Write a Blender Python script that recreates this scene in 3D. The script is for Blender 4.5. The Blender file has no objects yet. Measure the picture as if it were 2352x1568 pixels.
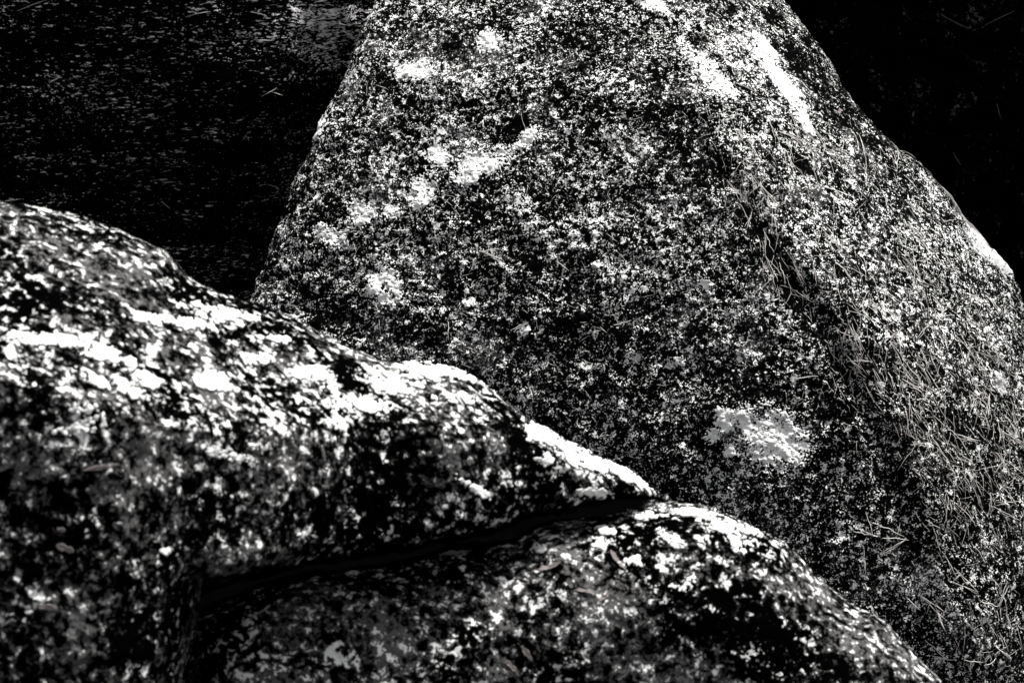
import bpy, math, random
import numpy as np
from mathutils import Vector, Matrix

random.seed(7)
rng = np.random.default_rng(11)
scene = bpy.context.scene
C = scene.collection

# ------------------------------------------------------------------ camera
PITCH = math.radians(25)
CAM = np.array([0.0, 0.0, 1.75])
LENS = 70.0
W0, H0 = 2352.0, 1568.0                 # layout units used for measuring the photograph
F = LENS / 36.0 * W0
cam_d = bpy.data.cameras.new('camera')
cam = bpy.data.objects.new('camera', cam_d)
C.objects.link(cam)
cam.location = CAM
cam.rotation_euler = (math.radians(90) - PITCH, 0, 0)
cam_d.lens = LENS
cam_d.sensor_width = 36
cam_d.clip_start = 0.02
cam_d.clip_end = 2000
cam_d.dof.use_dof = True
cam_d.dof.focus_distance = 4.3
cam_d.dof.aperture_fstop = 13.0
scene.camera = cam

# ------------------------------------------------------------------ world, sun, exposure
SUN_EL, SUN_AZ = math.radians(60), math.radians(35)      # azimuth measured from +Y towards +X
w = bpy.data.worlds.new('World')
scene.world = w
w.use_nodes = True
nt = w.node_tree
bg = nt.nodes['Background']
sky = nt.nodes.new('ShaderNodeTexSky')
sky.sky_type = 'NISHITA'
sky.sun_disc = False
sky.sun_elevation = SUN_EL
sky.sun_rotation = SUN_AZ
sky.air_density = 1.0
sky.dust_density = 4.0
hs = nt.nodes.new('ShaderNodeHueSaturation')
hs.inputs['Saturation'].default_value = 0.08             # a grey overcast sky
nt.links.new(sky.outputs[0], hs.inputs['Color'])
nt.links.new(hs.outputs[0], bg.inputs['Color'])
bg.inputs['Strength'].default_value = 0.05
sd = bpy.data.lights.new('sun', 'SUN')
sd.energy = 3.0
sd.angle = math.radians(4)
sd.color = (1.0, 0.985, 0.965)
sun = bpy.data.objects.new('sun', sd)
C.objects.link(sun)
sdir = Vector((math.cos(SUN_EL) * math.sin(SUN_AZ), math.cos(SUN_EL) * math.cos(SUN_AZ), math.sin(SUN_EL)))
sun.rotation_euler = sdir.to_track_quat('Z', 'Y').to_euler()
sun.location = (2, 2, 6)
scene.view_settings.view_transform = 'Standard'
scene.view_settings.look = 'None'
scene.view_settings.exposure = 1.6
scene.view_settings.gamma = 1.0
scene.render.film_transparent = False

# ------------------------------------------------------------------ maths helpers
RIGHT = np.array([1.0, 0, 0])
FWD = np.array([0, math.cos(PITCH), -math.sin(PITCH)])
UP = np.array([0, math.sin(PITCH), math.cos(PITCH)])


def world(px, py, dist):
    """point seen at (px, py) of the photograph whose depth along the view axis is dist"""
    px, py, dist = np.broadcast_arrays(np.asarray(px, float), np.asarray(py, float), np.asarray(dist, float))
    a = (px - W0 / 2) / F
    b = -(py - H0 / 2) / F
    d = FWD + a[..., None] * RIGHT + b[..., None] * UP
    return CAM + d * dist[..., None]


def _hash(i, j, k, seed):
    h = (i * 374761393 + j * 668265263 + k * 2147483647 + seed * 974634777) & 0xffffffff
    h = ((h ^ (h >> 13)) * 1274126177) & 0xffffffff
    h = ((h ^ (h >> 16)) * 2246822519) & 0xffffffff
    return (h ^ (h >> 15)) & 0xffffffff


GR = np.array([(1, 1, 0), (-1, 1, 0), (1, -1, 0), (-1, -1, 0), (1, 0, 1), (-1, 0, 1), (1, 0, -1), (-1, 0, -1),
               (0, 1, 1), (0, -1, 1), (0, 1, -1), (0, -1, -1), (1, 1, 0), (0, -1, 1), (-1, 1, 0), (0, -1, -1)], float)


def perlin(P, seed=0):
    sh = P.shape[:-1]
    P = P.reshape(-1, 3)
    out = np.empty(len(P))
    for s in range(0, len(P), 400000):
        p = P[s:s + 400000]
        i0 = np.floor(p).astype(np.int64)
        f = p - i0
        u = f * f * f * (f * (f * 6 - 15) + 10)
        r = 0
        for dx in (0, 1):
            for dy in (0, 1):
                for dz in (0, 1):
                    g = GR[_hash(i0[:, 0] + dx, i0[:, 1] + dy, i0[:, 2] + dz, seed) & 15]
                    dd = g[:, 0] * (f[:, 0] - dx) + g[:, 1] * (f[:, 1] - dy) + g[:, 2] * (f[:, 2] - dz)
                    r = r + dd * (u[:, 0] if dx else 1 - u[:, 0]) * (u[:, 1] if dy else 1 - u[:, 1]) * (u[:, 2] if dz else 1 - u[:, 2])
        out[s:s + 400000] = r
    return out.reshape(sh)


def fbm(P, scale, octs=4, rough=0.5, seed=0):
    r, a, t = 0, 1.0, 0
    for o in range(octs):
        r = r + a * perlin(P * scale * 2 ** o + 17.3 * o, seed + o)
        t += a
        a *= rough
    return r / t


def sstep(a, b, x):
    t = np.clip((x - a) / (b - a), 0, 1)
    return t * t * (3 - 2 * t)


def curve(pts, x):
    """smooth curve through pts (monotone x), cubic Hermite"""
    p = np.array(pts, float)
    X, Y = p[:, 0], p[:, 1]
    m = np.gradient(Y, X)
    x = np.asarray(x, float)
    k = np.clip(np.searchsorted(X, x) - 1, 0, len(X) - 2)
    h = X[k + 1] - X[k]
    t = np.clip((x - X[k]) / h, 0, 1)
    return ((2 * t**3 - 3 * t**2 + 1) * Y[k] + (t**3 - 2 * t**2 + t) * h * m[k]
            + (-2 * t**3 + 3 * t**2) * Y[k + 1] + (t**3 - t**2) * h * m[k + 1])


# ------------------------------------------------------------------ object helpers
def tag(o, label=None, cat=None, group=None, kind=None):
    if label: o['label'] = label
    if cat: o['category'] = cat
    if group: o['group'] = group
    if kind: o['kind'] = kind
    return o


def mesh_obj(name, verts, faces, mat, parent=None, smooth=True, attrs=None):
    me = bpy.data.meshes.new(name)
    verts = np.asarray(verts, np.float32).reshape(-1, 3)
    faces = np.asarray(faces, np.int32)
    me.vertices.add(len(verts))
    me.vertices.foreach_set('co', verts.ravel())
    n = faces.shape[1]
    me.loops.add(faces.size)
    me.loops.foreach_set('vertex_index', faces.ravel())
    me.polygons.add(len(faces))
    me.polygons.foreach_set('loop_start', np.arange(0, faces.size, n, dtype=np.int32))
    me.polygons.foreach_set('loop_total', np.full(len(faces), n, np.int32))
    me.update(calc_edges=True)
    me.validate()
    if smooth:
        me.polygons.foreach_set('use_smooth', np.ones(len(me.polygons), bool))
    for k, v in (attrs or {}).items():
        a = me.attributes.new(k, 'FLOAT', 'POINT')
        a.data.foreach_set('value', np.asarray(v, np.float32).ravel())
    me.materials.append(mat)
    o = bpy.data.objects.new(name, me)
    C.objects.link(o)
    if parent: o.parent = parent
    return o


def grid_faces(nr, nc, close_c=False, off=0):
    r = np.arange(nr - 1)[:, None]
    c = np.arange(nc if close_c else nc - 1)[None, :]
    c2 = (c + 1) % nc
    return np.stack([r * nc + c, r * nc + c2, (r + 1) * nc + c2, (r + 1) * nc + c], -1).reshape(-1, 4) + off


def grid_normals(P, close_c=False):
    if close_c:
        du = np.roll(P, -1, 1) - np.roll(P, 1, 1)
    else:
        du = np.gradient(P, axis=1)
    dv = np.gradient(P, axis=0)
    n = np.cross(du, dv)
    return n / (np.linalg.norm(n, axis=-1, keepdims=True) + 1e-12)


# ------------------------------------------------------------------ materials
def N(nt, t, **kw):
    n = nt.nodes.new(t)
    for k, v in kw.items():
        setattr(n, k, v)
    return n


def math_n(nt, op, a, b=None, c=None, clamp=False):
    n = N(nt, 'ShaderNodeMath', operation=op, use_clamp=clamp)
    for i, v in enumerate((a, b, c)):
        if v is None: continue
        if isinstance(v, (int, float)): n.inputs[i].default_value = v
        else: nt.links.new(v, n.inputs[i])
    return n.outputs[0]


def noise_n(nt, co, scale, detail=2, rough=0.5, dist=0.0):
    n = N(nt, 'ShaderNodeTexNoise')
    n.inputs['Scale'].default_value = scale
    n.inputs['Detail'].default_value = detail
    n.inputs['Roughness'].default_value = rough
    n.inputs['Distortion'].default_value = dist
    nt.links.new(co, n.inputs['Vector'])
    return n


def rock_material(name, thr=0.0, soft=0.05, white=(0.78, 0.78, 0.77), grey=0.05, black=0.0025,
                  fine=260.0, mid=70.0, coarse=14.0, stretch=None, greycov=0.0, tint=0.02, bump=0.6, bdist=0.002, ring=1.0,
                  wf=1.0, wm=0.9, wc=0.9):
    """dark stone overgrown by pale crusty lichen in specks, rosettes and blotches"""
    m = bpy.data.materials.new(name)
    m.use_nodes = True
    nt = m.node_tree
    b = nt.nodes['Principled BSDF']
    geo = N(nt, 'ShaderNodeNewGeometry')
    mp = N(nt, 'ShaderNodeMapping')
    nt.links.new(geo.outputs['Position'], mp.inputs['Vector'])
    if stretch:
        mp.inputs['Rotation'].default_value = stretch[0]
        mp.inputs['Scale'].default_value = stretch[1]
    co = mp.outputs[0]
    nf = noise_n(nt, co, fine, 3, 0.62)
    nm = noise_n(nt, co, mid, 3, 0.6, 0.4)
    nc = noise_n(nt, co, coarse, 3, 0.55)
    att = N(nt, 'ShaderNodeAttribute', attribute_name='cover_and_light')  # lichen cover, mixed with painted light and shade
    s = math_n(nt, 'MULTIPLY', math_n(nt, 'SUBTRACT', nf.outputs['Fac'], 0.5), wf)
    s = math_n(nt, 'MULTIPLY_ADD', math_n(nt, 'SUBTRACT', nm.outputs['Fac'], 0.5), wm, s)
    s = math_n(nt, 'MULTIPLY_ADD', math_n(nt, 'SUBTRACT', nc.outputs['Fac'], 0.5), wc, s)
    # small round lichen rosettes, a few pale rings among them
    vo = N(nt, 'ShaderNodeTexVoronoi', feature='F1')
    vo.inputs['Scale'].default_value = 42.0
    vo.inputs['Randomness'].default_value = 1.0
    wv = N(nt, 'ShaderNodeVectorMath', operation='ADD')
    sc = N(nt, 'ShaderNodeVectorMath', operation='SCALE')
    nt.links.new(nm.outputs['Color'], sc.inputs[0])
    sc.inputs['Scale'].default_value = 0.012
    nt.links.new(co, wv.inputs[0])
    nt.links.new(sc.outputs[0], wv.inputs[1])
    nt.links.new(wv.outputs[0], vo.inputs['Vector'])
    sep = N(nt, 'ShaderNodeSeparateColor')
    nt.links.new(vo.outputs['Color'], sep.inputs[0])
    d = math_n(nt, 'SUBTRACT', vo.outputs['Distance'], math_n(nt, 'MULTIPLY', sep.outputs[0], 0.30))
    blob = math_n(nt, 'MULTIPLY', math_n(nt, 'SUBTRACT', 0.12, d), 0.55 * ring)
    blob = math_n(nt, 'MINIMUM', math_n(nt, 'MAXIMUM', blob, -0.06), 0.10)
    s = math_n(nt, 'ADD', s, blob)
    s = math_n(nt, 'ADD', s, att.outputs['Fac'])
    mr = N(nt, 'ShaderNodeMapRange', interpolation_type='SMOOTHSTEP')
    nt.links.new(s, mr.inputs['Value'])
    mr.inputs['From Min'].default_value = thr
    mr.inputs['From Max'].default_value = thr + soft
    # grey thin crust under the white one, only in some places
    n2 = noise_n(nt, co, 9.0, 3, 0.6)
    g = math_n(nt, 'ADD', math_n(nt, 'ADD', s, 0.12 + greycov), math_n(nt, 'MULTIPLY', math_n(nt, 'SUBTRACT', n2.outputs['Fac'], 0.55), 1.2))
    mg = N(nt, 'ShaderNodeMapRange', interpolation_type='SMOOTHSTEP')
    nt.links.new(g, mg.inputs['Value'])
    mg.inputs['From Min'].default_value = thr
    mg.inputs['From Max'].default_value = thr + 0.25
    mx = N(nt, 'ShaderNodeMix', data_type='RGBA')
    mx.inputs['A'].default_value = (black, black, black, 1)
    mx.inputs['B'].default_value = (grey * (1 + tint), grey, grey * (1 - tint * .4), 1)
    nt.links.new(mg.outputs[0], mx.inputs['Factor'])
    # lichen tone varies from patch to patch
    wc_ = N(nt, 'ShaderNodeMix', data_type='RGBA')
    wc_.inputs['A'].default_value = (white[0] * .6, white[1] * .61, white[2] * .6, 1)
    wc_.inputs['B'].default_value = (*white, 1)
    nt.links.new(math_n(nt, 'MULTIPLY_ADD', n2.outputs['Fac'], 4.0, -1.3, clamp=True), wc_.inputs['Factor'])
    mx2 = N(nt, 'ShaderNodeMix', data_type='RGBA')
    nt.links.new(mx.outputs['Result'], mx2.inputs['A'])
    nt.links.new(wc_.outputs['Result'], mx2.inputs['B'])
    nt.links.new(mr.outputs[0], mx2.inputs['Factor'])
    nt.links.new(mx2.outputs['Result'], b.inputs['Base Color'])
    b.inputs['Roughness'].default_value = 0.95
    b.inputs['Specular IOR Level'].default_value = 0.0
    bp = N(nt, 'ShaderNodeBump')
    bp.inputs['Strength'].default_value = bump
    bp.inputs['Distance'].default_value = bdist
    nt.links.new(math_n(nt, 'MULTIPLY_ADD', mr.outputs[0], 0.35, nf.outputs['Fac']), bp.inputs['Height'])
    nt.links.new(bp.outputs[0], b.inputs['Normal'])
    return m


def plain_material(name, col, var=0.4, scale=300, rough=0.9, spec=0.1, vec='Position'):
    m = bpy.data.materials.new(name)
    m.use_nodes = True
    nt = m.node_tree
    b = nt.nodes['Principled BSDF']
    geo = N(nt, 'ShaderNodeNewGeometry')
    n = noise_n(nt, geo.outputs['Position'], scale, 3, 0.6)
    mx = N(nt, 'ShaderNodeMix', data_type='RGBA')
    mx.inputs['A'].default_value = (*[c * (1 - var) for c in col], 1)
    mx.inputs['B'].default_value = (*[min(1, c * (1 + var)) for c in col], 1)
    nt.links.new(n.outputs['Fac'], mx.inputs['Factor'])
    nt.links.new(mx.outputs['Result'], b.inputs['Base Color'])
    b.inputs['Roughness'].default_value = rough
    b.inputs['Specular IOR Level'].default_value = spec
    bp = N(nt, 'ShaderNodeBump')
    bp.inputs['Strength'].default_value = 0.12
    bp.inputs['Distance'].default_value = 0.002
    nt.links.new(n.outputs['Fac'], bp.inputs['Height'])
    nt.links.new(bp.outputs[0], b.inputs['Normal'])
    return m


M_mid = rock_material('lichen_granite', thr=0.06, soft=0.04, fine=265, wf=1.5, mid=84, wm=1.2, wc=.5, greycov=.06, grey=.09, black=.0015)
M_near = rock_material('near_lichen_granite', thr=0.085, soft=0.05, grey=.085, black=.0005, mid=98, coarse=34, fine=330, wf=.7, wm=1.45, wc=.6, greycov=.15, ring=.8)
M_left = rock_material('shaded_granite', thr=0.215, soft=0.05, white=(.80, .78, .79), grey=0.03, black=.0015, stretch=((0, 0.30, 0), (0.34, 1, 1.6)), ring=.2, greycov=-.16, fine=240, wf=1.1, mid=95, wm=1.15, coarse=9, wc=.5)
M_right = rock_material('shade_dimmed_granite', thr=0.235, soft=0.08, white=(.16, .16, .16), grey=0.012, black=.0012, ring=.6)  # few, dim specks: overhead shade put into the colour
M_crust = plain_material('white_lichen', (.76, .76, .75), .24, 260)
M_greycrust = plain_material('grey_lichen', (.38, .38, .38), .5, 300)
M_needle = plain_material('dry_needle', (.58, .55, .53), .35, 60)
M_leaf = plain_material('dry_leaf', (.20, .175, .17), .4, 160)
M_soil = plain_material('forest_soil', (.008, .0075, .007), .95, 45)

# ------------------------------------------------------------------ boulders
SCAT = {}
SURF = {}      # name -> front grid (X, Y screen axes; points; normals) for laying things on


def displace(P, Nn, specs, seed):
    d = 0
    for scale, amp, octs in specs:
        d = d + amp * 2 * fbm(P, scale, octs, 0.55, seed)
        seed += 10
    return P + Nn * d[..., None], d


def loft(name, top, bot, x0, x1, depth_fn, nx, nf, nb, mat, specs, seed, axis='x', parent=None, back=0.6, cover_and_light=None, edge=1.0, extra=None, key=None):
    """closed boulder: for every station s along one picture axis a ring runs from one outline (top) over the front to the
    other (bot) and back round behind. depth_fn(X, Y, v) gives the depth of the front surface."""
    s = np.linspace(x0, x1, nx)
    A, B = top(s), bot(s)
    B = np.maximum(B, A + 0.5)
    phi = np.linspace(0, math.pi, nf)
    # even spacing in the middle, dense near the outlines
    v = 0.5 - 0.5 * np.cos(phi)
    v = 0.75 * np.linspace(0, 1, nf) + 0.25 * v
    S, V = np.meshgrid(s, v, indexing='ij')
    Q = A[:, None] + (B - A)[:, None] * V
    X, Y = (S, Q) if axis == 'x' else (Q, S)
    D = depth_fn(X, Y, V)
    front = world(X, Y, D)
    # back half: an elliptic arc in the ring plane, from the end outline to the start outline
    t = np.linspace(0, math.pi, nb + 2)[1:-1]
    a = world(*( (s, B) if axis == 'x' else (B, s)), D[:, -1])
    c = world(*( (s, A) if axis == 'x' else (A, s)), D[:, 0])
    mid, half = (a + c) / 2, (a - c) / 2
    size = np.linalg.norm(half, axis=1)
    bk = mid[:, None, :] + half[:, None, :] * np.cos(t)[None, :, None] + FWD * (np.sin(t)[None, :] * np.minimum(size * 1.1, back)[:, None])[..., None]
    P = np.concatenate([front, bk], 1)
    Nn = grid_normals(P, True)
    ctr = P.reshape(-1, 3).mean(0)
    sgn = np.sign((Nn * (P - ctr)).sum(-1).mean())
    Nn = Nn * sgn
    taper = np.minimum(1, size / 0.05)[:, None]
    dd = 0
    sd = seed
    for scale, amp, octs in specs:
        dd = dd + amp * 2 * fbm(P, scale, octs, 0.55, sd)
        sd += 10
    if extra is not None:
        e = np.zeros(P.shape[:2]); e[:, :nf] = extra(X, Y, P[:, :nf]); dd = dd + e
    P = P + Nn * (dd * taper)[..., None]
    nr, nc = P.shape[:2]
    faces = grid_faces(nr, nc, True)
    verts = P.reshape(-1, 3)
    # caps
    c0, c1 = P[0].mean(0), P[-1].mean(0)
    verts = np.vstack([verts, c0, c1])
    i = np.arange(nc)
    f = faces if sgn > 0 else faces[:, ::-1]
    tri0 = np.stack([np.full(nc, nr * nc), (i + 1) % nc, i, i], 1)
    covv = np.zeros((nr, nc))
    if cover_and_light is not None:
        covv[:, :nf] = cover_and_light(X, Y)
        covv[:, nf:] = covv[:, nf - 1:nf]
    covv = np.append(covv.ravel(), [0, 0])
    root = bpy.data.objects.new(name, None)
    C.objects.link(root)
    base = P.reshape(-1, 3)[P[..., 2].argmin()]
    root.location = base
    me_o = mesh_obj('rock', verts - base, f, mat, root, attrs={'cover_and_light': covv})
    # caps by bmesh-free fan
    import bmesh
    bm = bmesh.new(); bm.from_mesh(me_o.data); bm.verts.ensure_lookup_table()
    for base, apex in ((0, nr * nc), ((nr - 1) * nc, nr * nc + 1)):
        for k in range(nc):
            tri = (bm.verts[apex], bm.verts[base + k], bm.verts[base + (k + 1) % nc])
            if (base == 0) == (sgn > 0): tri = tri[::-1]
            try: bm.faces.new(tri).smooth = True
            except ValueError: pass
    bm.to_mesh(me_o.data); bm.free()
    N2 = grid_normals(P, True) * sgn
    SURF[key or name] = dict(s=s, A=A, B=B, v=v, P=P[:, :nf], N=N2[:, :nf], axis=axis)
    return root


def on_surf(name, px, py):
    """point and normal of a boulder's front where the picture point (px, py) falls on its undisplaced surface"""
    px, py = np.asarray(px, float), np.asarray(py, float)
    if name in SCAT:
        sx, sy, sp, sn = SCAT[name]
        k = np.array([np.argmin((sx - a)**2 + (sy - b)**2) for a, b in zip(px.ravel(), py.ravel())])
        q = world(px, py, ((sp[k] - CAM) @ FWD).reshape(px.shape))
        return q, sn[k].reshape(px.shape + (3,))
    S = SURF[name]
    st, q = (px, py) if S['axis'] == 'x' else (py, px)
    fi = np.interp(st, S['s'], np.arange(len(S['s'])))
    A, B = np.interp(st, S['s'], S['A']), np.interp(st, S['s'], S['B'])
    vv = np.clip((q - A) / (B - A), 0, 1)
    fj = np.interp(vv, S['v'], np.arange(len(S['v'])))
    i = np.clip(fi.astype(int), 0, len(S['s']) - 2); j = np.clip(fj.astype(int), 0, len(S['v']) - 2)
    a, b = (fi - i)[..., None], (fj - j)[..., None]
    def g(G): return (G[i, j] * (1 - a) * (1 - b) + G[i + 1, j] * a * (1 - b) + G[i, j + 1] * (1 - a) * b + G[i + 1, j + 1] * a * b)
    n = g(S['N'])
    return g(S['P']), n / np.linalg.norm(n, axis=-1, keepdims=True)


def slope_depth(y, y_pts, a_pts, y_ref, d_ref):
    """depth of a central profile whose slope (degrees from horizontal) is a_pts at rows y_pts, going through d_ref at y_ref"""
    yy = np.linspace(-1400, 3000, 2200)
    a = np.interp(yy, y_pts, a_pts)
    e = np.degrees(PITCH) + np.degrees(np.arctan((yy - H0 / 2) / F))
    g = 1 / np.tan(np.radians(a + e))                        # d depth / d(perp), upwards
    dl = np.cumsum(-g * (yy[1] - yy[0]) / F)                 # log depth
    dl -= np.interp(y_ref, yy, dl)
    return d_ref * np.exp(np.interp(y, yy, dl))


def polydist(X, Y, pts):
    """distance from each point to a polyline, in layout units"""
    out = np.full(X.shape, 1e9)
    for (ax, ay), (bx, by) in zip(pts[:-1], pts[1:]):
        ux, uy = bx - ax, by - ay
        t = np.clip(((X - ax) * ux + (Y - ay) * uy) / (ux * ux + uy * uy), 0, 1)
        out = np.minimum(out, np.hypot(X - ax - t * ux, Y - ay - t * uy))
    return out


def gauss(X, Y, cx, cy, rx, ry, ang, amp):
    c, s_ = math.cos(math.radians(ang)), math.sin(math.radians(ang))
    u = ((X - cx) * c + (Y - cy) * s_) / rx
    v = (-(X - cx) * s_ + (Y - cy) * c) / ry
    return amp * np.exp(-(u * u + v * v))


# --- the tall middle boulder
L_pts = [(-900, 1150), (-500, 1000), (-250, 930), (0, 860), (60, 838), (130, 808), (200, 778), (300, 733), (400, 692), (500, 652), (600, 612),
         (700, 572), (850, 530), (1050, 480), (1300, 440), (1700, 420), (2100, 430)]
R_pts = [(-900, 1250), (-500, 1480), (-250, 1640), (0, 1785), (60, 1832), (130, 1895), (200, 1937), (270, 1990), (330, 2045), (380, 2105), (430, 2150),
         (500, 2208), (560, 2262), (600, 2300), (640, 2325), (700, 2352), (800, 2385), (1000, 2425), (1300, 2450), (1700, 2470), (2100, 2480)]
ridge_pts = [(-900, 1200), (0, 1450), (200, 1560), (400, 1700), (600, 1840), (800, 1960), (1000, 2060), (1300, 2150), (2100, 2250)]


def mid_depth(X, Y, V):
    base = slope_depth(Y, [-900, 0, 400, 900, 1300, 1900], [32, 38, 45, 51, 58, 70], 800, 4.3)
    r = np.interp(Y, *zip(*ridge_pts))
    L, R = curve(L_pts, Y), curve(R_pts, Y)
    mpp = 4.3 / F                                            # metres per layout unit
    left = np.maximum(r - X, 0) * mpp
    right = np.maximum(X - r, 0) * mpp
    soft = 0.10
    g = 0.10 * left * np.tanh(left / 0.4) + 0.80 * (np.sqrt(right**2 + soft**2) - soft)
    # the outlines roll away
    el = np.clip((X - L) * mpp / 0.05, 0, 1)
    er = np.clip((R - X) * mpp / 0.22, 0, 1)
    g = g + 0.05 * (1 - np.sqrt(np.clip(1 - (1 - el)**2, 0, 1))) + 0.26 * (1 - np.sqrt(np.clip(1 - (1 - er)**2, 0, 1)))
    return base + g


_hr = np.random.default_rng(5)
HOLES = [(a, b, c_) for a, b, c_ in zip(_hr.uniform(640, 2050, 170), _hr.uniform(0, 1500, 170), _hr.uniform(4, 11, 170))]


def mid_cover_and_shade(X, Y):
    c = np.zeros_like(X) - 0.02
    for g in [(1890, 190, 190, 32, 50, -.12), (2020, 350, 130, 50, 50, -.06), (1560, 330, 170, 40, 60, -.07), (1620, 90, 190, 45, 52, .05), (1720, 240, 240, 50, 55, .03),  # first entry paints the shadow side right of the white streak
              (1010, 440, 150, 110, 0, .03), (960, 170, 120, 60, 0, .04), (1560, 560, 200, 140, 30, .02), (1780, 590, 120, 24, 62, -.20), (1830, 700, 60, 20, 55, -.15), (1640, 380, 220, 30, 62, -.08),
              (1180, 620, 260, 40, 20, -.03), (1000, 800, 300, 50, 25, -.05), (1550, 1130, 260, 60, 30, -.04), (1900, 1400, 260, 120, 35, -.04), (1780, 1010, 150, 110, 10, -.05),
              (1185, 285, 50, 20, -70, -.2), (1120, 362, 60, 16, -25, -.15), (1290, 110, 60, 30, 0, -.05), (1040, 640, 60, 20, 20, -.12), (1090, 70, 40, 18, 0, -.12), (1030, 110, 40, 22, 0, -.15),
              (1090, 480, 60, 22, 10, -.12), (870, 185, 50, 30, 0, -.1), (1700, 880, 120, 40, 0, -.06), (2200, 900, 300, 60, 65, -.03), (2250, 1150, 330, 170, 60, -.06), (1780, 960, 260, 90, 60, -.03), (1950, 850, 180, 30, 60, -.05)]:
        c = c + gauss(X, Y, *g)
    # scattered small bare hollows
    for hx, hy, hr in HOLES:
        c = c + gauss(X, Y, hx, hy, hr * 1.5, hr, hx % 90, -.25)
    return c


def ridged(P, sc, seed):
    return 1 - np.abs(perlin(P * sc, seed)) * 2


def mid_extra(X, Y, P):
    # shallow grooves that run down along the ridge
    g = 0.012 * np.exp(-((X - np.interp(Y, *zip(*ridge_pts)) + 40) / 30.0)**2) * (Y > 250)
    return -g


mid = loft('boulder', lambda s: curve(L_pts, s), lambda s: curve(R_pts, s), -900, 2100, mid_depth, 900, 760, 120, M_mid,
           [(2.2, .012, 2), (9, .008, 3), (38, .0042, 3), (110, .0018, 2)], 100, axis='y', back=1.5, cover_and_light=mid_cover_and_shade, extra=mid_extra, key='mid')
tag(mid, 'tall leaning boulder speckled with white lichen, rising in the middle behind the near rocks', 'boulder')

# --- the near boulder whose top edge crosses the picture
U_pts = [(-900, 760), (-600, 580), (-300, 490), (-100, 462), (0, 464), (60, 468), (110, 482), (180, 503), (250, 524), (320, 556), (385, 590), (402, 612), (440, 640), (520, 672),
         (600, 700), (700, 745), (800, 796), (880, 828), (960, 836), (1040, 852), (1100, 876), (1180, 926), (1240, 972), (1320, 1018), (1400, 1060),
         (1460, 1088), (1495, 1122), (1530, 1152)]
B_pts = [(-900, 900), (-600, 2000), (-300, 2300), (0, 2300), (180, 2180), (270, 1960), (345, 1720), (395, 1530), (412, 1430), (420, 1370), (432, 1338), (504, 1334), (594, 1324),
         (650, 1312), (720, 1288), (815, 1278), (933, 1259), (1005, 1246), (1077, 1229), (1150, 1216), (1203, 1195), (1293, 1180), (1383, 1156), (1450, 1146), (1490, 1147), (1530, 1153)]
GAP_pts = [(200, 2100), (270, 1985), (345, 1740), (397, 1560), (410, 1490), (440, 1420), (500, 1385), (576, 1360), (630, 1340), (720, 1314), (753, 1316), (843, 1303), (969, 1284), (1040, 1256), (1113, 1252), (1184, 1240),
           (1230, 1212), (1275, 1199), (1364, 1191), (1436, 1173), (1490, 1161), (1535, 1157), (1600, 1164), (1680, 1188), (1740, 1212), (1800, 1242), (1850, 1292), (1880, 1328), (1920, 1370), (1960, 1402), (2010, 1422), (2060, 1470),
           (2110, 1518), (2150, 1560), (2200, 1640), (2300, 1840), (2380, 2050)]
band_pts = [(-900, 740), (0, 870), (300, 960), (560, 1010), (900, 960), (1250, 1050), (1480, 1130), (1530, 1153)]


def near_depth(X, Y, V):
    U, B = curve(U_pts, X), curve(B_pts, X)
    bd = np.interp(X, *zip(*band_pts))
    dc = 2.25 + (X - 500) / 3000 * 0.5                       # crest depth
    mpp = 2.0 / F
    top = np.clip(Y - U, 0, None)
    xs = X[:, 0]
    Us = np.mean([curve(U_pts, np.clip(xs + k, -900, 1530)) for k in np.linspace(-110, 110, 23)], 0)[:, None]
    Us = U + (Us - U) * sstep(1500, 1350, X)
    bd = np.mean([np.interp(np.clip(xs + k, -900, 1530), *zip(*band_pts)) for k in np.linspace(-80, 80, 17)], 0)[:, None] * np.ones_like(Y)
    w_ = np.maximum(bd - Us, 5)
    t = np.clip((Y - Us) / w_, 0, None)
    # upper surface: shallow slope; front face below the band: steep
    sl_top, sl_face = 1.9, 0.0
    k = 0.25
    s1 = np.where(t < 1, t, 1.0)
    face = np.maximum(t - 1, 0) * w_
    h = sl_top * (w_ * (s1 - k * s1**2 * 0.9)) * mpp + sl_face * face * mpp
    roll = 0.06 * (1 - np.sqrt(np.clip(1 - (1 - np.clip(top * mpp / 0.03, 0, 1))**2, 0, 1)))
    low = np.clip(polydist(X, Y, B_pts) * mpp / 0.022, 0, 1)
    under = 0.05 * (1 - np.sqrt(np.clip(1 - (1 - low)**2, 0, 1)))
    return dc - h + roll + under


def near_cover_and_light(X, Y):
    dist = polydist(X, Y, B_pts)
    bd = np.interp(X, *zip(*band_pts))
    c = -0.7 * sstep(14, 3, dist) * sstep(430, 620, X) + .05 * sstep(-130, -60, Y - bd) * sstep(50, -10, Y - bd) * sstep(1050, 900, X) - .035 * sstep(20, 130, Y - bd) * sstep(1150, 900, X)  # paints shade into the crack edge and steep face, light into the band
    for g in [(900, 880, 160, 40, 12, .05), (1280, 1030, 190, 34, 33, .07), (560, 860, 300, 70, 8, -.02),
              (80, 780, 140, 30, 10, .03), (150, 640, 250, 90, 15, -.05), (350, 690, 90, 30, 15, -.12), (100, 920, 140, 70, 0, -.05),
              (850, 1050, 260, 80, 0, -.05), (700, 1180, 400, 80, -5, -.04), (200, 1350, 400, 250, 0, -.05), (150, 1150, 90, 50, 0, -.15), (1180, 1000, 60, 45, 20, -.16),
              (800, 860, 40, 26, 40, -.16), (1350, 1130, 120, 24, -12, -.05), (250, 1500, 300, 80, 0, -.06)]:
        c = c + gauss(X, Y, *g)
    return c


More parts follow.
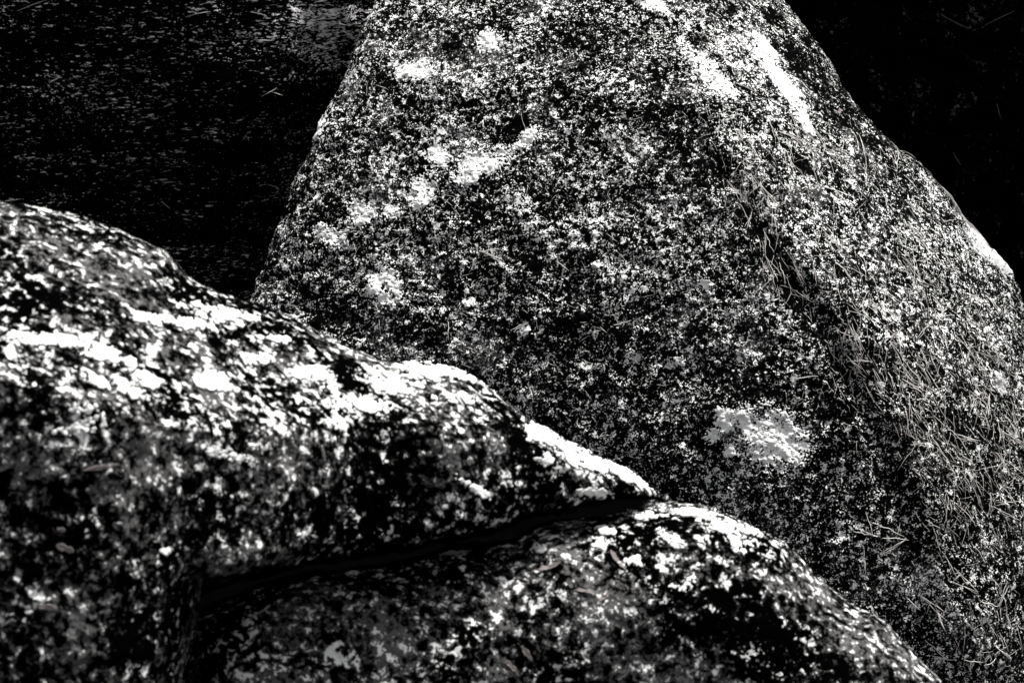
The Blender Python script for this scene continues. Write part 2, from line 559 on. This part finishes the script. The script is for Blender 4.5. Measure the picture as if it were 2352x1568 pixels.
near = loft('boulder', lambda s: curve(U_pts, s), lambda s: curve(B_pts, s), -900, 1530, near_depth, 1000, 620, 100, M_near,
            [(4, .006, 2), (14, .0045, 3), (60, .0018, 3)], 300, axis='x', back=0.5, cover_and_light=near_cover_and_light, key='near')
tag(near, 'near out-of-focus boulder with a bright lichened top, lower left, above the dark crack', 'boulder')

# --- the lower near boulder under the crack
def U2(x):
    g = np.interp(x, *zip(*GAP_pts))
    b = curve(B_pts, x)
    k = sstep(1560, 1440, x)
    return np.minimum(g - 90 * k, g * (1 - k) + (b - 50) * k)


def low_depth(X, Y, V):
    G = np.interp(X, *zip(*GAP_pts))
    mpp = 1.9 / F
    top = polydist(X, Y, GAP_pts) * np.sign(Y - G) * mpp
    tp = np.clip(top, 0, None)
    dc = 2.42 - (X - 1530) * 0.00008 - np.clip(1530 - X, 0, None) * 0.00022
    h = 0.10 * np.tanh(tp / 0.06) - 0.04 * tp
    roll = 0.06 * (1 - np.sqrt(np.clip(1 - (1 - np.clip(tp / 0.03, 0, 1))**2, 0, 1)))
    recess = 0.28 * sstep(0, -0.012, top)
    return dc - h + roll + recess


def low_cover_and_shade(X, Y):
    G = np.interp(X, *zip(*GAP_pts))
    dist = polydist(X, Y, GAP_pts) * np.sign(Y - G)
    c = -0.01 - 0.8 * sstep(6, -3, dist) * sstep(1510, 1400, Y) * sstep(1500, 1440, X) - .05 * sstep(90, 20, dist) * sstep(1100, 800, X)  # crack shade painted in by stripping the lichen colour along it
    for g in [(1620, 1195, 170, 26, 15, .08), (1430, 1250, 100, 40, 0, .03), (1700, 1420, 400, 90, 20, -.03), (1500, 1300, 60, 40, 30, -.08),
              (900, 1420, 300, 90, 0, -.05), (1300, 1520, 400, 60, 0, -.06), (1850, 1480, 200, 60, 20, -.05), (1600, 1440, 200, 40, 0, -.06)]:
        c = c + gauss(X, Y, *g)
    return c


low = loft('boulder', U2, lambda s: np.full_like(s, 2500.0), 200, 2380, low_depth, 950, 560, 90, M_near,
           [(4, .006, 2), (14, .0045, 3), (60, .0018, 3)], 500, axis='x', back=0.5, cover_and_light=low_cover_and_shade, key='low')
tag(low, 'near boulder below the dark crack, lower right foreground, sloping down to the right', 'boulder')


# --- the two dark boulders behind
def project(P):
    q = P - CAM
    d = q @ FWD
    return W0 / 2 + F * (q @ RIGHT) / d, H0 / 2 - F * (q @ UP) / d


def big_rock(name, centre, radii, rotz, mat, specs, seed, nu=900, nv=620, power=0.8, cover_and_light=None):
    u = np.linspace(0, 2 * math.pi, nu, endpoint=False)
    v = np.linspace(0.02, math.pi - 0.02, nv)
    U_, V_ = np.meshgrid(u, v)
    f = lambda a: np.sign(a) * np.abs(a)**power
    P = np.stack([f(np.sin(V_)) * f(np.cos(U_)), f(np.sin(V_)) * f(np.sin(U_)), f(np.cos(V_))], -1) * np.array(radii)
    c, s_ = math.cos(rotz), math.sin(rotz)
    R_ = np.array([[c, -s_, 0], [s_, c, 0], [0, 0, 1]])
    P = P @ R_.T + np.array(centre)
    Nn = (P - np.array(centre)) / np.array(radii)**1.0
    Nn = Nn / np.linalg.norm(Nn, axis=-1, keepdims=True)
    P, _ = displace(P, Nn, specs, seed)
    verts = np.vstack([P.reshape(-1, 3), P[0].mean(0), P[-1].mean(0)])
    faces = grid_faces(nv, nu, True)[:, ::-1]
    px, py = project(verts)
    cov = np.zeros(len(verts)) if cover_and_light is None else cover_and_light(px, py)
    root = bpy.data.objects.new(name, None)
    C.objects.link(root)
    root.location = (centre[0], centre[1], centre[2] - radii[2])
    o = mesh_obj('rock', verts - np.array(root.location), faces, mat, root, attrs={'cover_and_light': cov})
    import bmesh
    bm = bmesh.new(); bm.from_mesh(o.data); bm.verts.ensure_lookup_table()
    n = nu * nv
    for k in range(nu):
        bm.faces.new((bm.verts[n], bm.verts[k], bm.verts[(k + 1) % nu])).smooth = True
        b0 = (nv - 1) * nu
        bm.faces.new((bm.verts[n + 1], bm.verts[b0 + (k + 1) % nu], bm.verts[b0 + k])).smooth = True
    bm.to_mesh(o.data); bm.free()
    face = ((P - CAM) * Nn).sum(-1).ravel() < 0
    SCAT[mat.name] = (px[:nu * nv][face], py[:nu * nv][face], P.reshape(-1, 3)[face], Nn.reshape(-1, 3)[face])
    return root


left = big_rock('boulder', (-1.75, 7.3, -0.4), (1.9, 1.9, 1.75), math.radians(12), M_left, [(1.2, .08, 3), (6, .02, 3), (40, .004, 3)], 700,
                cover_and_light=lambda X, Y: gauss(X, Y, 740, 80, 180, 70, 0, .24) + gauss(X, Y, 560, 600, 100, 50, -30, .05) + gauss(X, Y, 400, 250, 300, 200, 0, .03))  # strong upper-right blob paints in the light caught there
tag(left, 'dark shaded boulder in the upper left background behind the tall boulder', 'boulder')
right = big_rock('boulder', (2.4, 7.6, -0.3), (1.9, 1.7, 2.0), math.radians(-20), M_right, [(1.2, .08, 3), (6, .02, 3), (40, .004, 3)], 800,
                 cover_and_light=lambda X, Y: gauss(X, Y, 2250, 30, 130, 40, 15, .12))
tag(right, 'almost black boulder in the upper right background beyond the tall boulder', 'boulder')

# --- ground sheet under everything
gx = np.concatenate([-np.geomspace(400, 6, 20), np.linspace(-5, 5, 120), np.geomspace(6, 400, 20)])
gy = np.concatenate([-np.geomspace(400, 4, 20), np.linspace(-3, 12, 150), np.geomspace(13, 400, 20)])
GX, GY = np.meshgrid(gx, gy)
GZ = -1.1 + 0.08 * fbm(np.stack([GX, GY, GX * 0], -1), 0.8, 4, .5, 900)
mesh_obj('ground', np.stack([GX, GY, GZ], -1).reshape(-1, 3), grid_faces(len(gy), len(gx)), M_soil)
tag(bpy.data.objects['ground'], kind='structure')


# ------------------------------------------------------------------ pale lichen crusts growing on the boulders
def crust(parent, surf, cx, cy, rx, ry, ang=0, hole=0.0, rough=0.5, ring=0.0, seed=0, step=0.8, mat=None, thick=0.0012, nsc=45, arc=None):
    """thin crusty sheet with a ragged, pitted outline lying on the rock"""
    m = 1.5
    ux = np.arange(-rx * m, rx * m, step); uy = np.arange(-ry * m, ry * m, step)
    UX, UY = np.meshgrid(ux, uy)
    c, s_ = math.cos(math.radians(ang)), math.sin(math.radians(ang))
    X, Y = cx + UX * c - UY * s_, cy + UX * s_ + UY * c
    P, Nn = on_surf_key(surf, X, Y)
    r = np.sqrt((UX / rx)**2 + (UY / ry)**2)
    n1 = fbm(P, nsc, 3, .6, 40 + seed) * 2
    n2 = fbm(P, nsc * 6, 2, .6, 60 + seed) * 2
    n3 = fbm(P, nsc * 2.2, 3, .7, 80 + seed) * 2
    f = 1 - r + rough * 1.3 * n1 + 0.75 * n2 + .45 * n3
    if ring: f = np.minimum(f, (r - ring) * 3.0 + 0.5 * n1 + .5 * n2)
    if arc is not None:
        a = np.degrees(np.arctan2(UY, UX))
        f = np.where(np.abs((a - arc[0] + 180) % 360 - 180) < arc[1] + 25 * n1, f, -1)
    f = np.where(n2 * .6 + n3 * .5 < -0.52 + hole, -1, f)
    nr, nc = f.shape
    keep = (f[:-1, :-1] + f[1:, :-1] + f[:-1, 1:] + f[1:, 1:]) > 0
    faces = grid_faces(nr, nc)[keep.ravel()]
    if len(faces) < 10: return None
    used, inv = np.unique(faces, return_inverse=True)
    V = (P + Nn * (thick * .5 + 0.0003 * np.clip(f, 0, 1) + .00015 * n2)[..., None]).reshape(-1, 3)[used]
    V = V - np.array(parent.location)
    o = mesh_obj('lichen_patch', V, inv.reshape(-1, 4), mat or M_crust, parent)
    md = o.modifiers.new('thickness', 'SOLIDIFY'); md.thickness = 0.002; md.offset = -1
    return o


def on_surf_key(k, X, Y):
    return on_surf(k, X, Y)


MID, NEAR, LOW = 'mid', 'near', 'low'
for a in [(1782, 1010, 70, 54, 20, .18), (1665, 965, 26, 18, 60, .0), (1700, 955, 28, 12, 0, .2), (1637, 1003, 14, 13, 0, .1), (1675, 1035, 12, 11, 0, .1), (1848, 1025, 13, 9, 0, .1),
          (1712, 975, 34, 10, 65, .05),
          (948, 163, 44, 20, 8, .12), (1008, 358, 20, 24, 0, .1), (1100, 376, 44, 24, 4, .05), (1068, 408, 24, 15, 0, .05), (1152, 355, 26, 17, -10, .35), (1212, 318, 28, 14, -45, .05),
          (1125, 98, 28, 20, 0, .15), (970, 440, 26, 34, 20, .32), (900, 490, 18, 14, 0, .3), (730, 300, 16, 26, 20, .2), (830, 495, 26, 24, 0, .25), (760, 545, 30, 20, 30, .3),
          (1790, 190, 96, 15, 53, -.05), (1760, 110, 40, 14, 50, .1), (1843, 285, 28, 11, 48, -.05),  (1640, 190, 60, 20, 50, .2), (1500, 12, 36, 12, 25, .25),
          (2258, 565, 56, 17, 50, .05), (2300, 610, 30, 8, 52, .1), (2300, 885, 22, 12, 70, .15), (1375, 610, 12, 8, 0, .2), (1620, 655, 20, 10, 45, .1), (1560, 830, 12, 9, 0, .2), (1205, 760, 12, 9, 0, .2), (1075, 695, 12, 9, 0, .2)]:
    crust(mid, MID, a[0], a[1], a[2], a[3], a[4], hole=a[5], rough=.35, seed=int(a[0]) % 13, mat=M_greycrust if a[0] in (2258, 2300) else M_crust)
crust(mid, MID, 883, 660, 30, 34, 0, ring=.35, hole=.1, seed=3)
for a in [(505, 722, 80, 20, 8, .0), (330, 735, 50, 14, 10, .0), (430, 745, 60, 14, 12, .0), (240, 822, 60, 20, 20, .05), (110, 790, 90, 16, 6, .0), (490, 880, 44, 24, 20, .0), (330, 880, 40, 16, 15, .1),
          (215, 875, 50, 10, 25, .05), (300, 905, 30, 12, 15, .05), (590, 820, 50, 14, 5, .1), (720, 860, 50, 20, 10, .1), (900, 880, 64, 26, 8, -.05), (980, 855, 70, 18, 10, -.05), (850, 930, 44, 18, 0, .0),
          (1060, 870, 50, 12, 18, .0), (1050, 915, 50, 10, 5, .05), (1240, 1000, 40, 34, 40, .0), (1310, 1040, 64, 20, 32, -.05), (1420, 1080, 52, 14, 30, -.08), (1470, 1112, 34, 10, 35, -.05), (1250, 1055, 26, 16, 0, .1),
          (770, 975, 24, 14, 60, .1), (640, 780, 30, 10, 10, .1), (1370, 1068, 40, 12, 30, .0), (520, 1045, 50, 12, 15, .2), (385, 1265, 12, 9, 30, .0)]:
    crust(near, NEAR, a[0], a[1], a[2] * .8, a[3] * .75, a[4], hole=a[5] + .17, rough=.9, seed=int(a[0]) % 11, step=1.3, nsc=70)
crust(near, NEAR, 130, 960, 76, 30, 0, ring=.78, arc=(50, 75), rough=.2, seed=2, step=1.3)
crust(near, NEAR, 1085, 1120, 40, 7, 35, hole=-.1, seed=2, step=1.3, rough=.2)
crust(near, NEAR, 805, 895, 46, 52, 0, ring=.72, arc=(150, 60), rough=.2, seed=4, step=1.3)
crust(near, NEAR, 1360, 1130, 34, 8, 5, hole=.1, seed=6, step=1.3)
for a in [(1590, 1180, 60, 12, 5, .05), (1650, 1205, 50, 16, 20, .1), (1480, 1190, 40, 10, 5, .15), (1540, 1240, 36, 12, 35, .1), (1450, 1290, 30, 14, 0, .15), (1390, 1225, 26, 10, 10, .1), (1720, 1225, 30, 8, 25, .1), (1690, 1250, 30, 12, 40, .15), (1240, 1265, 24, 10, 0, .1), (1520, 1305, 22, 12, 30, .15)]:
    crust(low, LOW, a[0], a[1], a[2] * .7, a[3] * .7, a[4], hole=a[5] + .12, rough=.8, seed=int(a[0]) % 11, step=1.3, nsc=90)
crust(low, LOW, 1560, 1330, 26, 22, 0, ring=.72, arc=(55, 80), rough=.2, seed=4, step=1.0)


# ------------------------------------------------------------------ fallen pine needles
def strand(pts, rad, sides=4):
    pts = np.array(pts)
    n = len(pts)
    t = np.gradient(pts, axis=0); t /= np.linalg.norm(t, axis=1, keepdims=True) + 1e-9
    a = np.cross(t, [0.3, 0.2, 0.93]); a /= np.linalg.norm(a, axis=1, keepdims=True) + 1e-9
    b = np.cross(t, a)
    k = np.linspace(0, 2 * math.pi, sides, endpoint=False)
    r = rad * np.clip(np.minimum(np.linspace(0.6, 1.3, n), np.linspace(n * .5, .25, n)), .2, 1)
    V = pts[:, None] + (a[:, None] * np.cos(k)[None, :, None] + b[:, None] * np.sin(k)[None, :, None]) * r[:, None, None]
    return V.reshape(-1, 3), grid_faces(n, sides, True)


def lay(surf, x, y, ang, length, bend, lift=0.0012, n=7, wob=0.0, spring=0.006):
    """a strand lying on the boulder from (x, y), heading ang (degrees, picture clockwise), length in layout units"""
    t = np.linspace(0, 1, n)
    a = np.radians(ang + bend * t)
    dx = np.concatenate([[0], np.cumsum(np.cos(a[:-1])) / (n - 1)]) * length
    dy = np.concatenate([[0], np.cumsum(np.sin(a[:-1])) / (n - 1)]) * length
    P, Nn = on_surf(surf, x + dx, y + dy)
    h = lift + spring * np.sin(t * math.pi) * rng.uniform(.2, 1) + spring * rng.uniform(0, .8) * t**2
    # a straight needle bridges the small hollows
    Ps = P.copy()
    for _ in range(9): Ps[1:-1] = (Ps[:-2] + Ps[2:] + Ps[1:-1]) / 3
    lo = ((P - Ps) * Nn).sum(1).clip(0)
    return Ps + Nn * (h + .6 * lo)[:, None]


def join(parts):
    V, Fs, o = [], [], 0
    for v, f in parts:
        V.append(v); Fs.append(f + o); o += len(v)
    return np.vstack(V), np.vstack(Fs)


def needle_obj(strands, rad, label, group=None, mat=None, name='pine_needle'):
    v, f = join([strand(p, rad) for p in strands])
    c = v.mean(0)
    o = mesh_obj(name, v - c, f, mat or M_needle)
    o.location = c
    tag(o, label, 'pine needle', group)
    return o


def fascicle(surf, x, y, ang, length, spread=5, bend=8, k=2, **kw):
    return [lay(surf, x, y, ang + (i - (k - 1) / 2) * spread, length * rng.uniform(.9, 1.05), bend * rng.uniform(-1, 1) + (i - .5) * 3, **kw) for i in range(k)]


RAD = 0.00085
# single ones that can be told apart
for x, y, a, L, k, lab in [
    (2015, 1232, 196, 62, 2, 'pair of dry needles pointing left from the crossing of the needle star'),
    (2085, 1238, 150, 72, 2, 'pair of dry needles running down left through the needle star'),
    (2090, 1240, 185, 66, 1, 'single dry needle lying level across the needle star'),
    (2080, 1232, 205, 80, 1, 'long dry needle slanting up left out of the needle star'),
    (1985, 1262, 92, 62, 2, 'forked needle pair hanging straight down below the needle star'),
    (2070, 1200, 105, 40, 1, 'short upright needle just above the right tip of the needle star'),
    (1990, 1175, 76, 60, 1, 'long upright needle above the left of the needle star'),
    (2110, 1365, 38, 82, 2, 'needle pair slanting down right beside the near boulder edge, low on the slope'),
    (2150, 1395, 68, 60, 2, 'steep forked needle pair inside the crossing needles low on the slope'),
    (2140, 1380, 118, 34, 1, 'short needle leaning down left across the crossing needles'),
    (2125, 1470, 38, 76, 1, 'long needle slanting down right under the crossing needles'),
    (2190, 1512, 188, 52, 2, 'needle pair lying almost level, left arm of the open V near the bottom'),
    (2190, 1512, 283, 46, 1, 'single needle standing up, right arm of the open V near the bottom'),
    (2210, 1512, 8, 50, 1, 'needle curving right along the bottom of the slope'),
    (2290, 1510, 150, 40, 1, 'curled needle bending down left near the bottom right'),
    (2340, 1440, 25, 60, 2, 'needle pair leaving the picture low at the right edge'),
    (2292, 1392, 192, 44, 1, 'needle lying left from the small V high on the lower slope'),
    (2292, 1392, 285, 58, 2, 'forked needle pair rising from the small V high on the lower slope'),
    (2294, 1392, 95, 28, 1, 'short needle hanging below the small V on the lower slope'),
    (2080, 1370, 45, 44, 1, 'slim needle close to the near boulder edge, slanting down right'),
    (1822, 1275, 52, 80, 1, 'lone needle curving down beside the edge of the lower near boulder'),
    (1428, 305, 42, 42, 1, 'bright lone needle high on the left face of the tall boulder'),
    (1400, 500, 25, 50, 1, 'lone needle under the bright spots on the left face'),
    (848, 368, 75, 42, 2, 'thin needle pair near the left edge of the tall boulder'),
    (1100, 575, 28, 66, 2, 'needle pair slanting right in the middle of the left face'),
    (915, 545, 150, 60, 1, 'needle slanting down left near the left edge of the tall boulder'),
    (1102, 580, 350, 50, 1, 'slim needle lying right from the tip of the middle pair'),
    (1278, 600, 40, 36, 1, 'small needle beside the crossed pair on the left face'),
    (1030, 740, 92, 44, 1, 'upright needle above the dark foot of the tall boulder'),
    (1215, 740, 150, 44, 2, 'needle pair pointing down left above the near boulder crest'),
    (1450, 735, 160, 44, 1, 'lone needle lying nearly level in the centre of the tall boulder'),
    (1880, 862, 176, 74, 1, 'long level needle left of the thick needle tangle'),
    (1758, 590, 66, 70, 2, 'bright needle pair in the dark hollow beside the ridge'),
    (1790, 600, 75, 56, 1, 'bright single needle right of the pair in the dark hollow'),
]:
    needle_obj(fascicle(MID, x, y, a, L, spread=6, k=k, lift=.002), RAD * 1.1, lab)

for sf, x, y, a, L, bd, lab in [
    ('shaded_granite', 582, 92, 2, 46, 0, 'straight dry needle lying level high on the shaded left background boulder'),
    ('shaded_granite', 425, 40, -25, 60, 30, 'arched needle near the top of the shaded background boulder'),
    ('shaded_granite', 575, 28, 5, 40, 25, 'short needle near the top edge, pointing at the tall boulder'),
    ('shaded_granite', 690, 72, -35, 40, 30, 'needle bent like a bow, close to the upper left edge of the tall boulder'),
    ('shaded_granite', 740, 50, 5, 55, 8, 'level needle touching the upper left edge of the tall boulder'),
    ('shaded_granite', 40, 26, -25, 70, 10, 'pale stalk at the top left corner of the shaded boulder'),
    ('shaded_granite', 600, 222, -35, 40, 10, 'needle slanting up right in the middle of the shaded boulder'),
    ('shaded_granite', 370, 462, 35, 26, 10, 'short needle slanting down right, low on the shaded boulder'),
    ('shaded_granite', 616, 424, 8, 26, 20, 'short crooked needle beside the lower left edge of the tall boulder'),
    ('shaded_granite', 618, 210, 10, 34, 20, 'short needle just right of the middle of the shaded boulder'),
    ('shade_dimmed_granite', 2150, 25, 40, 90, -30, 'faint pale stalk near the top of the almost black boulder'),
    ('shade_dimmed_granite', 2260, 60, -30, 80, 10, 'faint pale stalk at the upper right corner of the almost black boulder'),
    ('shade_dimmed_granite', 2290, 235, 75, 40, 0, 'thin steep needle on the right side of the almost black boulder'),
    ('shade_dimmed_granite', 2190, 350, 50, 34, 20, 'bent faint needle low on the almost black boulder'),
]:
    needle_obj([lay(sf, x, y, a, L, bd)], RAD * .95, lab, mat=M_leaf if sf == 'shade_dimmed_granite' else M_needle)

# the many others that nothing tells apart, sorted by where they lie
def in_band(y, lo, hi):
    r = np.interp(y, *zip(*ridge_pts)); R = curve(R_pts, y)
    return r + (R - r) * rng.uniform(lo, hi)

clumps = [(1700, 400), (1770, 480), (1790, 640), (1930, 760), (1960, 830), (2000, 860), (2080, 560), (2110, 610), (2130, 690), (2210, 760), (2250, 800), (2260, 900), (2140, 850), (2130, 980), (2190, 1010),
          (2300, 1070), (2200, 1120), (2260, 1180), (2000, 330), (1860, 330), (2250, 470), (2270, 520), (2330, 980), (2100, 900), (2060, 790), (1900, 560), (2180, 1050)]
MARKS = [(1800, 240, 'by the long white lichen streak'), (1780, 600, 'in the dark hollow beside the ridge'), (2120, 420, 'near the upper right edge'),
         (2130, 640, 'right of the dark hollow'), (1980, 830, 'in the thick needle tangle'), (2250, 850, 'by the lower right edge'), (1950, 1080, 'right of the big lichen patch'),
         (2220, 1150, 'below the thick tangle'), (2100, 1400, 'low on the slope'), (1750, 420, 'on the ridge')]
for y0, y1, cnt in ((150, 560, 75), (560, 950, 85), (950, 1500, 80)):
    cl = [c for c in clumps if y0 <= c[1] < y1]
    for i in range(cnt if y0 < 900 else 60):
        if i % 2 == 0:
            c = cl[rng.integers(len(cl))]
            x, y = c[0] + rng.normal(0, 22), c[1] + rng.normal(0, 30)
        else:
            y = rng.uniform(y0, y1); x = in_band(y, 0.02, .9)
        ang = rng.normal(60, 22) if rng.random() < .8 else rng.uniform(0, 180)
        k = 1 if rng.random() < .6 else 2
        ln = rng.uniform(38, 74)
        mk = min(MARKS, key=lambda q: (q[0] - x)**2 + (q[1] - y)**2)
        a_ = ang % 180
        way = 'steep' if 68 < a_ < 112 else 'level' if a_ < 25 or a_ > 155 else 'right-slanting' if a_ < 90 else 'left-slanting'
        lab = ('long ' if ln > 65 else 'short ') + way + (' dry needle ' if k == 1 else ' dry needle pair ') + mk[2]
        if len(lab.split()) > 16: lab = ' '.join(lab.split()[:16])
        needle_obj(fascicle(MID, x, y, ang, ln, spread=4, bend=7, k=k), RAD * rng.uniform(.5, .8), lab, 'pine needles ' + mk[2])

X_BARE = lambda x, y: y < 330 and x > 1600 + y * .75
# fine litter of broken needles, roots and stalks
parts = []
for i in range(1250):
    if rng.random() < .62:
        c = clumps[rng.integers(len(clumps))]
        x, y = c[0] + rng.normal(0, 30), c[1] + rng.normal(0, 45)
    else:
        y = 60 + 1500 * rng.random()**1.5; x = in_band(y, -0.05, .97)
    if X_BARE(x, y): continue
    ang = rng.normal(60, 20) if rng.random() < .8 else rng.uniform(0, 360)
    parts.append(strand(lay(MID, x, y, ang, rng.uniform(12, 48), rng.normal(0, 22), n=6, spring=.0025), RAD * rng.uniform(.28, .52), 3))
for i in range(450):
    y = rng.uniform(100, 1100); x = curve(L_pts, y) + (np.interp(y, *zip(*ridge_pts)) - curve(L_pts, y)) * rng.uniform(.03, 1)
    parts.append(strand(lay(MID, x, y, rng.uniform(0, 180), rng.uniform(10, 34), rng.normal(0, 45), n=6, spring=.003), RAD * rng.uniform(.3, .55), 3))
v, f = join(parts)
lit = mesh_obj('needle_litter', v, f, M_needle)
tag(lit, 'fine litter of broken needles and stalks tangled over the tall boulder', 'litter', kind='stuff')


# ------------------------------------------------------------------ dry leaves and bits of bark
def leaf(surf, x, y, ang, L, Wd, label, curl=.3):
    n, m_ = 14, 5
    t = np.linspace(0, 1, n); wv = np.linspace(-1, 1, m_)
    T, Wv = np.meshgrid(t, wv, indexing='ij')
    half = .75 * Wd * np.sin(np.pi * T**.8) ** .7 * (1 + .35 * np.sin(11 * T + x) + .2 * np.sin(29 * T + 2 * x) * np.sign(Wv + .01))
    c, s_ = math.cos(math.radians(ang)), math.sin(math.radians(ang))
    lx, ly = (T - .5) * L + 2 * np.sin(4 * T), Wv * half
    P, Nn = on_surf(surf, x + lx * c - ly * s_, y + lx * s_ + ly * c)
    mm = np.median(np.linalg.norm(P - CAM, axis=-1)) / F
    Ns = Nn.mean((0, 1)); Ns /= np.linalg.norm(Ns)
    P = P + Ns * (0.0015 + curl * Wd * mm * (Wv**2 + .6 * (T - .5)**2 * 4))[..., None]
    cen = P.reshape(-1, 3).mean(0)
    o = mesh_obj('dry_leaf', P.reshape(-1, 3) - cen, grid_faces(n, m_), M_leaf)
    o.location = cen
    md = o.modifiers.new('thickness', 'SOLIDIFY'); md.thickness = 0.0006
    tag(o, label, 'leaf')
    return o


for a in [(LOW, 1040, 1272, -4, 62, 6, 'narrow dry leaf lying level just below the dark crack'),
          (LOW, 1210, 1500, 55, 44, 7, 'dry leaf slanting down right near the bottom of the lower near boulder'),
          (LOW, 1175, 1530, 48, 36, 6, 'small dry leaf beside the slanting leaf at the bottom edge'),
          (LOW, 1345, 1360, 8, 52, 5, 'narrow dry leaf in the middle of the lower near boulder'),
          (LOW, 1262, 1306, -18, 56, 5, 'long thin dry leaf slanting up right on the lower near boulder'),
          (LOW, 1420, 1290, 50, 58, 6, 'dry leaf slanting down right below the bright crest of the lower near boulder'),
          (LOW, 1385, 1372, -40, 30, 5, 'short dry leaf touching the tip of the narrow leaf'),
          (NEAR, 150, 1258, 20, 44, 9, 'dry leaf on the lower left face of the near boulder'),
          (NEAR, 108, 1392, 6, 46, 8, 'dry leaf low on the left face of the near boulder'),
          (NEAR, 230, 1072, -8, 90, 5, 'long dry blade lying level on the left face of the near boulder'),
          (NEAR, 140, 1215, 10, 20, 6, 'smallest dry leaf in the dark hollow of the near boulder'),
          (MID, 1927, 258, 70, 11, 4, 'small pale leaf on the upper right edge of the tall boulder'),
          (MID, 2215, 415, 75, 46, 3, 'thin upright bark sliver on the right edge of the tall boulder')]:
    leaf(*a)
